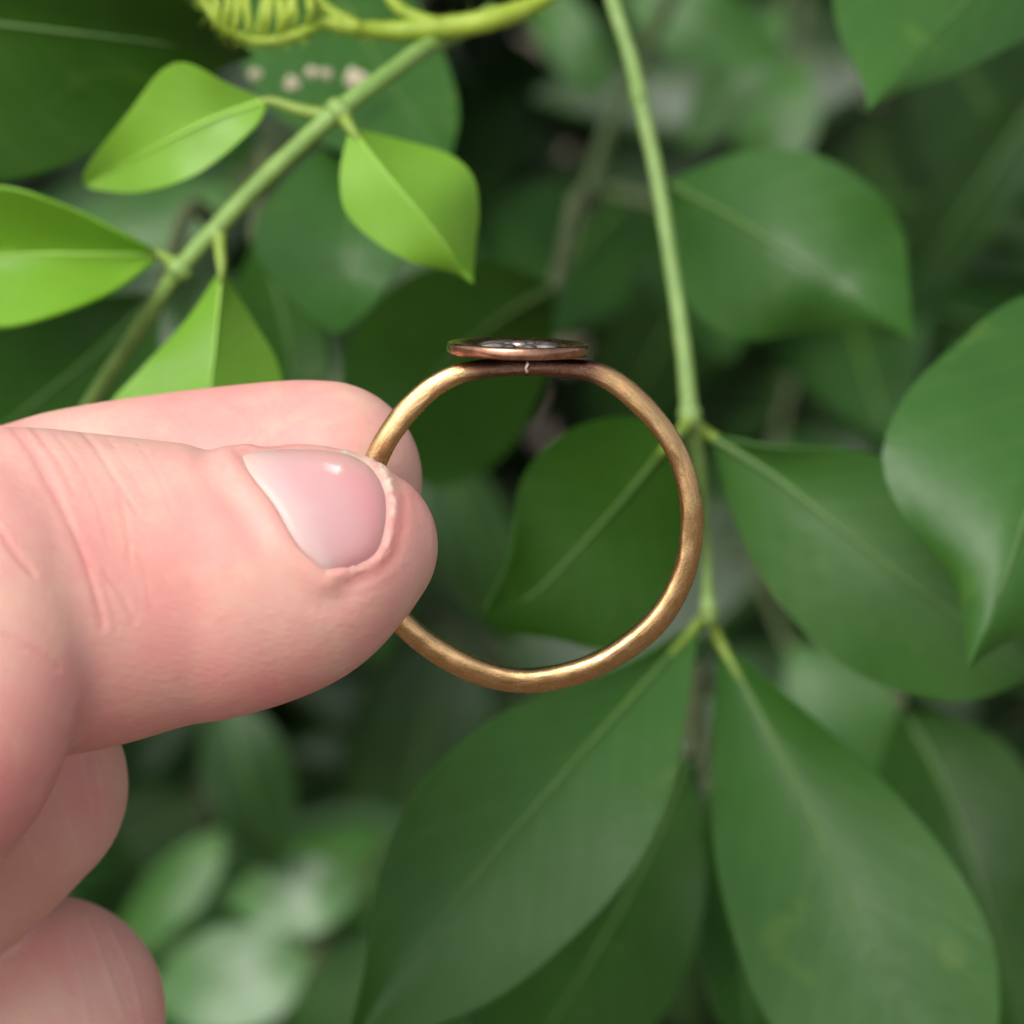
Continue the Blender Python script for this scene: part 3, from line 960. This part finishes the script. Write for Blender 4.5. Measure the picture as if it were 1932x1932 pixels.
for k in range(8):
    a = 2 * math.pi * (k + 0.5) / 8
    d1 = BU * math.cos(a) + BN * math.sin(a)
    d2 = np.cross(BV, d1)
    vs, fs = [], []
    for i in range(9):
        t = i / 8
        w = math.sin(math.pi * (0.06 + 0.9 * t)) * BR * 0.125
        for j in range(7):
            s_ = (j - 3) / 3
            hgt = H * (0.30 + 0.75 * math.sqrt(max(0, 1 - s_ * s_)) * math.sin(math.pi * (0.05 + 0.9 * t)))
            vs.append(BZ + d1 * BR * (0.16 + 0.44 * t) + d2 * w * s_ + BV * hgt)
    for i in range(8):
        for j in range(6):
            fs.append((i * 7 + j, i * 7 + j + 1, (i + 1) * 7 + j + 1, (i + 1) * 7 + j))
    mesh_obj('petal', vs, fs, M['silver'], bezel)
pad = lathe('solder_pad', [(BR * .05, 0), (BR * .80, -.0001), (BR * .68, -.0002), (BR * .36, -.00030), (BR * .05, -.00034)], M['solder'], ring, 40, 0.04, BZ - BV * H * 0.8)
# the butt joint where the band's two ends meet
jr = np.random.default_rng(4)
jt = pts[0, 3] / 2
for jname, jmat, a0_, a1_, jw in (('solder_joint', 'pale_metal', -0.18, 0.66, .00007), ('seam_notch', 'dark_bark', 0.66, 1.15, .00009)):
    vs, fs = [], []
    for i in range(12):
        a = math.pi * (a0_ + (a1_ - a0_) * i / 11)
        up_ = math.copysign(abs(math.cos(a)) ** .61, math.cos(a)) * jt * 1.02
        fr_ = math.copysign(abs(math.sin(a)) ** .61, math.sin(a)) * jt * 0.98
        jx = (jr.random() - .5) * 0.00016
        w = jw * (0.7 + 0.7 * jr.random())
        for sx in (-1, 1):
            for e in (0, 1):
                rr_ = 0.97 + 0.045 * e
                vs.append(C3[0, :3] + RV * up_ * rr_ + RN * fr_ * rr_ + RU * (jx + sx * w))
    for i in range(11):
        b = i * 4
        for (p, q_) in ((0, 1), (1, 3), (3, 2), (2, 0)):
            fs.append((b + p, b + q_, b + 4 + q_, b + 4 + p))
    fs += [(0, 1, 3, 2), (44, 45, 47, 46)]
    fix_normals(mesh_obj(jname, vs, fs, M[jmat], ring, smooth=False))

# ---------------------------------------------------------------- the hand: one continuous skin
K = TAN / 966
MM = 1000.0


def chain(lst, sub=5):
    a = []
    for (x, y, d, r_, ratio) in lst:
        a.append(((x - 966) * K * d, (966 - y) * K * d, d, r_ * K * d, ratio))
    return catmull_raw(np.array(a), sub)


def catmull_raw(pts, sub):
    p = np.vstack([2 * pts[0] - pts[1], pts, 2 * pts[-1] - pts[-2]])
    out = []
    for i in range(1, len(p) - 2):
        for t in np.linspace(0, 1, sub, endpoint=False):
            a, b, c, d = p[i - 1], p[i], p[i + 1], p[i + 2]
            out.append(0.5 * (2 * b + (c - a) * t + (2 * a - 5 * b + 4 * c - d) * t * t + (3 * b - a - 3 * c + d) * t ** 3))
    out.append(pts[-1])
    return np.array(out)


thumb = chain([(672, 1030, 194.4, 155, .86), (600, 1045, 193.5, 205, .84), (520, 1076, 192.8, 239, .84), (400, 1102, 192, 256, .84), (300, 1103, 191.8, 271, .85), (150, 1116, 191, 300, .86), (40, 1120, 190, 316, .88)])
lobe = chain([(-88, 1128, 186.0, 283, .95), (-105, 1290, 183.4, 259, .95), (-200, 1420, 185, 290, 1), (-420, 1540, 192, 330, 1), (-760, 1600, 205, 380, 1)])
index = chain([(610, 905, 207.2, 187, .9), (540, 908, 207.6, 190, .9), (350, 935, 209, 197, .92), (170, 975, 211, 210, .95), (60, 1012, 213, 217, 1), (-250, 1130, 222, 240, 1), (-620, 1250, 232, 270, 1)])
middle = chain([(20, 1482, 211, 221, .92), (-110, 1600, 215, 226, .95), (-300, 1700, 222, 235, 1), (-700, 1500, 236, 265, 1)])
ringf = chain([(90, 1912, 221, 222, .92), (-60, 2030, 225, 226, .95), (-280, 2080, 232, 232, 1), (-720, 1750, 242, 260, 1)])
pinky = chain([(40, 2350, 235, 190, .95), (-150, 2420, 239, 192, 1), (-400, 2380, 245, 200, 1), (-760, 2020, 248, 250, 1)])
palm = chain([(-700, 1280, 232, 330, 1), (-760, 1600, 236, 380, .8), (-760, 1950, 243, 330, .8)])
wrist = chain([(-760, 1620, 228, 420, .9), (-1000, 1700, 232, 440, .8)])
VOX = 0.46
lo = np.array((-70.0, -62.0, 172.0)); hi = np.array((1.0, 14.0, 262.0))
dims = np.ceil((hi - lo) / VOX).astype(int)
ax_ = [lo[a] + VOX * np.arange(dims[a]) for a in range(3)]


def sdf(ch, pad=4.0):
    out = np.full(dims, 9.0, dtype=np.float32)
    for a, b in zip(ch[:-1], ch[1:]):
        rmx = max(a[3], b[3]) * max(1.0, a[4]) + pad
        mn = np.minimum(a[:3], b[:3]) - rmx
        mx = np.maximum(a[:3], b[:3]) + rmx
        i0 = np.clip(((mn - lo) / VOX).astype(int), 0, dims); i1 = np.clip(((mx - lo) / VOX).astype(int) + 1, 0, dims)
        if np.any(i1 <= i0): continue
        X = ax_[0][i0[0]:i1[0], None, None].astype(np.float32)
        Y = ax_[1][None, i0[1]:i1[1], None].astype(np.float32)
        Z = ax_[2][None, None, i0[2]:i1[2]].astype(np.float32)
        dv = (b - a).astype(np.float32)
        L2 = float(dv[0] ** 2 + dv[1] ** 2 + dv[2] ** 2) + 1e-9
        t = np.clip(((X - a[0]) * dv[0] + (Y - a[1]) * dv[1] + (Z - a[2]) * dv[2]) / L2, 0, 1)
        rat = (a[4] + b[4]) / 2
        dd = np.sqrt((X - a[0] - t * dv[0]) ** 2 + (Y - a[1] - t * dv[1]) ** 2 + ((Z - a[2] - t * dv[2]) / rat) ** 2) - (a[3] + t * dv[3])
        sl = (slice(i0[0], i1[0]), slice(i0[1], i1[1]), slice(i0[2], i1[2]))
        out[sl] = np.minimum(out[sl], dd)
    return out


def smin(a, b, k):
    h = np.clip(k - np.abs(a - b), 0, None) / k
    return np.minimum(a, b) - h * h * k * 0.25


f = smin(sdf(thumb), sdf(lobe), 1.0)
g = smin(sdf(palm), sdf(wrist), 6.0)
for c_ in (index, middle, ringf, pinky):
    g = np.minimum(g, sdf(c_)) if c_ is not pinky else smin(g, sdf(c_), 1.0)
# thumb joins the rest only at the palm, far outside the picture
f = np.minimum(f, g)
f[0], f[-1], f[:, 0], f[:, -1], f[:, :, 0], f[:, :, -1] = 5, 5, 5, 5, 5, 5


def surface_nets(f):
    nx, ny, nz = f.shape
    ins = f < 0
    acc = np.zeros((nx - 1, ny - 1, nz - 1, 3), dtype=np.float32)
    cnt = np.zeros((nx - 1, ny - 1, nz - 1), dtype=np.int8)
    S = lambda o: (slice(o[0], nx - 1 + o[0]), slice(o[1], ny - 1 + o[1]), slice(o[2], nz - 1 + o[2]))
    for axis in range(3):
        for p in (0, 1):
            for q in (0, 1):
                o0 = [0, 0, 0]; oth = [a for a in range(3) if a != axis]
                o0[oth[0]] = p; o0[oth[1]] = q
                o1 = list(o0); o1[axis] = 1
                i_, j_, k_ = np.nonzero(ins[S(o0)] != ins[S(o1)])
                A = f[i_ + o0[0], j_ + o0[1], k_ + o0[2]]; B = f[i_ + o1[0], j_ + o1[1], k_ + o1[2]]
                t = A / (A - B)
                pos = np.tile(np.array(o0, dtype=np.float32), (len(i_), 1))
                pos[:, axis] = t
                acc[i_, j_, k_] += pos
                cnt[i_, j_, k_] += 1
    ci = np.argwhere(cnt > 0)
    idx = np.full(cnt.shape, -1, dtype=np.int64)
    idx[tuple(ci.T)] = np.arange(len(ci))
    V = ci + acc[tuple(ci.T)] / cnt[tuple(ci.T)][:, None]
    F = []
    for axis in range(3):
        u, v = (axis + 1) % 3, (axis + 2) % 3
        s0 = [slice(1, -1)] * 3; s0[axis] = slice(0, f.shape[axis] - 1)
        s1 = list(s0); s1[axis] = slice(1, f.shape[axis])
        a, b = ins[tuple(s0)], ins[tuple(s1)]
        for sign, mask in ((1, a & ~b), (-1, ~a & b)):
            e = np.argwhere(mask)
            e[:, u] += 1; e[:, v] += 1
            def at(du, dv):
                c = e.copy(); c[:, u] -= du; c[:, v] -= dv
                return idx[tuple(c.T)]
            quad = np.stack([at(1, 1), at(0, 1), at(0, 0), at(1, 0)], 1)
            F.append(quad if sign > 0 else quad[:, ::-1])
    F = np.concatenate(F)
    return V, F[(F >= 0).all(1)]


HV, HF = surface_nets(f)
HV = lo + HV * VOX
del f, g
# light smoothing
ed = np.concatenate([HF[:, [0, 1]], HF[:, [1, 2]], HF[:, [2, 3]], HF[:, [3, 0]]])
ed = np.concatenate([ed, ed[:, ::-1]])
deg = np.bincount(ed[:, 0], minlength=len(HV))[:, None].clip(1)
for it in range(8):
    nb = np.stack([np.bincount(ed[:, 0], HV[ed[:, 1], a], len(HV)) for a in range(3)], 1) / deg
    HV = HV + (nb - HV) * (0.5 if it % 2 == 0 else -0.47)


def to_world(v):
    v = np.asarray(v) / MM
    return CO + v[:, :1] * CX + v[:, 1:2] * CY - v[:, 2:3] * CZ


HW = to_world(HV)
HF = HF[:, ::-1]        # depth axis flips the handedness
HAND_O = P(100, 1100, .192)
tmp = mesh_obj('tmp', HW, HF, None, None)
fix_normals(tmp)
md = tmp.modifiers.new('s', 'SUBSURF'); md.levels = 1; md.render_levels = 1
dg = bpy.context.evaluated_depsgraph_get()
me = bpy.data.meshes.new_from_object(tmp.evaluated_get(dg))
bpy.data.objects.remove(tmp)
n = len(me.vertices)
co = np.empty(n * 3, dtype=np.float32); me.vertices.foreach_get('co', co); co = co.reshape(-1, 3).astype(float)
no = np.empty(n * 3, dtype=np.float32); me.vertex_normals.foreach_get('vector', no); no = no.reshape(-1, 3).astype(float)
bvh = BVHTree.FromPolygons([Vector(c) for c in co.tolist()], [list(p.vertices) for p in me.polygons])


def to_pix(c):
    d = c - CO
    z = -(d @ CZ)
    return 966 + (d @ CX) / z / K, 966 - (d @ CY) / z / K, z * MM


px, py, pz = to_pix(co)
facing = np.sum(no * (CO - co) / np.linalg.norm(CO - co, axis=1)[:, None], axis=1)
is_thumb = pz < 198.2


def poly_dist(x, y, pl, closed=False):
    pl = np.asarray(pl, dtype=float)
    if closed: pl = np.vstack([pl, pl[:1]])
    best = np.full(len(x), 1e9)
    inside = np.zeros(len(x), dtype=bool)
    for (x0, y0), (x1, y1) in zip(pl[:-1], pl[1:]):
        dx, dy = x1 - x0, y1 - y0
        t = np.clip(((x - x0) * dx + (y - y0) * dy) / (dx * dx + dy * dy + 1e-9), 0, 1)
        best = np.minimum(best, np.hypot(x - x0 - t * dx, y - y0 - t * dy))
        if closed:
            c = ((y0 > y) != (y1 > y)) & (x < (x1 - x0) * (y - y0) / (y1 - y0 + 1e-12) + x0)
            inside ^= c
    return np.where(inside, -best, best) if closed else best


PROX = [(446, 852), (462, 884), (495, 924), (521, 960), (549, 1011), (574, 1044), (614, 1077)]
DISTAL = [(660, 1073), (698, 1058), (721, 1034), (733, 986), (733, 935), (718, 894), (693, 866), (660, 849)]
TOPE = [(609, 840), (533, 839), (470, 844)]
NAIL = catmull(PROX, 26).tolist() + catmull(DISTAL, 26).tolist() + TOPE
disp = np.zeros(n)
near = is_thumb & (px > 330) & (px < 860) & (py > 780) & (py < 1230) & (facing > -0.2)
sd = poly_dist(px[near], py[near], NAIL, True)
pd = poly_dist(px[near], py[near], PROX)
dd_ = poly_dist(px[near], py[near], DISTAL)
rag = np.array([mnoise.noise((a * 0.05, b * 0.05, 0.0)) for a, b in zip(px[near], py[near])])
rag2 = np.array([mnoise.noise((a * 0.14, b * 0.14, 4.0)) for a, b in zip(px[near], py[near])])
nd = np.zeros(near.sum())
nd += np.where(sd < 4, -0.00030 * np.clip((4 - sd) / 12, 0, 1), 0) * np.clip((px[near] - 436) / 70 + np.clip((py[near] - 900) / 40, 0, 1), 0.15, 1)
nd += 0.00016 * np.exp(-((pd - 20) / 20) ** 2) * (sd > 0)
nd -= 0.00016 * np.exp(-((pd - 60) / 26) ** 2) * (sd > 0)
nd += (0.00008 + 0.00008 * rag + 0.00012 * rag2) * np.exp(-((dd_ - 9) / 7) ** 2) * (sd > 0)
nd -= 0.00006 * np.exp(-((dd_ - 30) / 9) ** 2) * (sd > 0)
disp[near] += nd
dry = np.zeros(n)
dry[near] = np.exp(-((dd_ - 10) / 8) ** 2) * (sd > -3) * np.clip(0.7 + 0.9 * rag + 1.1 * rag2, 0, 1) * np.clip((1075 - py[near]) / 180, 0.15, 1)
blush_shade = 0.30 + np.array([mnoise.noise((a * 0.0042, b * 0.0042, c * 0.01)) for a, b, c in zip(px, py, pz)]) * 0.42
blush_shade[near] += 0.45 * np.exp(-((dd_ - 18) / 24) ** 2) * (py[near] > 930) - 0.05 * np.exp(-((pd - 30) / 40) ** 2)
CREASES = [([(18, 798), (58, 850), (92, 910), (124, 970), (156, 1044), (184, 1136), (193, 1180)], 6, .00010, .30),
           ([(150, 812), (178, 840), (215, 900), (258, 966)], 4, .00008, .05),
           ([(198, 1081), (230, 1125), (253, 1173)], 4, .00007, .15),
           ([(-10, 985), (28, 1044), (62, 1083)], 5, .00013, .35),
           ([(225, 930), (240, 1000), (246, 1060)], 4, .00006, .1),
           ([(60, 805), (110, 870), (140, 930)], 4, .00006, .2),
           ([(10, 1200), (70, 1230), (110, 1262)], 5, .00008, .2),
           ([(35, 800), (80, 868), (118, 940)], 3, .00005, .1), ([(100, 812), (150, 880), (186, 960), (205, 1030)], 3, .00004, .1),
           ([(205, 828), (240, 880), (272, 935)], 3, .00004, .05), ([(262, 838), (300, 900), (322, 960)], 3, .000035, .05),
           ([(150, 1040), (196, 1100), (220, 1190)], 3, .00005, .15), ([(250, 1010), (275, 1090), (285, 1160)], 3, .00003, .1),
           ([(640, 1128), (690, 1120), (745, 1092)], 3, .00003, .1), ([(600, 1150), (660, 1158), (720, 1140)], 3, .00003, .1), ([(500, 1110), (560, 1140), (610, 1146)], 3, .00003, .05)]
for pl, w, dep, bl in CREASES:
    msk = is_thumb & (facing > 0)
    dist_ = poly_dist(px[msk], py[msk], catmull(pl, 24))
    disp[msk] -= dep * np.exp(-(dist_ / w) ** 2)
    disp[msk] += dep * 0.15 * np.exp(-((dist_ - 2.6 * w) / (1.6 * w)) ** 2)
    blush_shade[msk] += bl * np.exp(-(dist_ / (w * 2.2)) ** 2)
for pl, w, dep in (([(93, 1477), (122, 1541), (140, 1600)], 5, .00007), ([(155, 1428), (176, 1541)], 5, .00007), ([(180, 1419), (200, 1541)], 4, .00006),
                   ([(40, 1560), (70, 1640)], 5, .00006), ([(161, 1731), (190, 1802), (232, 1915)], 6, .0001), ([(120, 1760), (150, 1850), (170, 1935)], 6, .00008), ([(205, 1745), (245, 1830), (270, 1930)], 5, .00006)):
    msk = (pz > 199) & (facing > 0) & (py > 1350)
    dist_ = poly_dist(px[msk], py[msk], catmull(pl, 16))
    disp[msk] += dep * np.exp(-(dist_ / w) ** 2)
    blush_shade[msk] -= 0.16 * np.exp(-(dist_ / w) ** 2)
# thumb's shaded underside painted redder, pink side of the index, paler tips
blush_shade[is_thumb] += 0.60 * np.clip((py[is_thumb] - 1190) / 180, 0, 1)
idx_ = (pz > 199) & (py < 1000)
blush_shade[idx_] += 0.60 * np.exp(-((px[idx_] - 360) / 200) ** 2) - 0.30 * np.clip((px[idx_] - 620) / 140, 0, 1)
blush_shade[(pz > 199) & (py > 1250)] -= 0.05
tipm = is_thumb & (px > 640)
blush_shade[tipm] += 0.18 * np.clip((px[tipm] - 640) / 150, 0, 1) - 0.5 * np.clip((930 - py[tipm]) / 70, 0, 1)
co2 = co + no * disp[:, None]
me.vertices.foreach_set('co', (co2 - HAND_O).astype(np.float32).ravel())
me.polygons.foreach_set('use_smooth', [True] * len(me.polygons))
for nm, arr in (('blush_shade', blush_shade), ('dry', dry)):
    a_ = me.attributes.new(nm, 'FLOAT', 'POINT')
    a_.data.foreach_set('value', np.clip(arr, 0, 1).astype(np.float32))
me.materials.clear()
me.materials.append(M['skin'])
me.update()
me.name = 'hand'
hand = bpy.data.objects.new('hand', me)
COL.objects.link(hand)
hand.location = Vector(HAND_O.tolist())
tag(hand, 'fair skinned hand reaching in from the left, pinching the ring between thumb and index finger', 'hand')

# nail plate, laid on the thumb and tucked under its folds
cen_ = np.array((600.0, 950.0))
border = np.array(NAIL)
NB, NRAD = len(border), 16
vs, along, spot, upper, fs = [], [], [], [], []
PRc, DSc = catmull(PROX, 40), catmull(DISTAL, 40)
def cast(x, y):
    d = Vector((P(x, y, 1.0) - CO).tolist()).normalized()
    h = bvh.ray_cast(Vector(CO.tolist()), d)
    return h
last = None
for i in range(NRAD + 1):
    r_ = i / NRAD
    for k in range(NB):
        xy = cen_ + (border[k] - cen_) * r_ * 1.02
        hit = cast(*xy)
        if hit[0] is None:
            for sh in (0.98, 0.95, 0.92, 0.88):
                hit = cast(*(cen_ + (border[k] - cen_) * r_ * sh))
                if hit[0] is not None: break
        hN = np.array(hit[1]); 
        if np.dot(hN, CO - np.array(hit[0])) < 0: hN = -hN
        off = 0.00010 * (1 - r_ ** 6) - 0.00030 * r_ ** 10
        vs.append(np.array(hit[0]) + hN * off)
        a0 = float(poly_dist(xy[:1], xy[1:], PRc)[0]); b0 = float(poly_dist(xy[:1], xy[1:], DSc)[0])
        along.append(a0 / (a0 + b0 + 1e-6))
        spot.append(math.exp(-(((xy[0] - 627) / 15) ** 2 + ((xy[1] - 884 - 0.15 * (xy[0] - 627)) / 9) ** 2) ** 2))
        upper.append(max(max(0, min(1, (520 - xy[0]) / 70)) * max(0, min(1, (925 - xy[1]) / 50)), max(0, min(1, (905 - xy[1] + 0.12 * (xy[0] - 600)) / 70)) * max(0, min(1, (xy[0] - 520) / 120))))
for i in range(NRAD):
    for k in range(NB):
        k2 = (k + 1) % NB
        fs.append((i * NB + k, i * NB + k2, (i + 1) * NB + k2, (i + 1) * NB + k))
nail = mesh_obj('thumb_nail', vs, fs, M['nail'], hand)
for nm, arr in (('along', along), ('spot', spot), ('upper', upper)):
    a_ = nail.data.attributes.new(nm, 'FLOAT', 'POINT')
    a_.data.foreach_set('value', arr)
nail['label'] = 'short pink thumb nail with a small white mark'
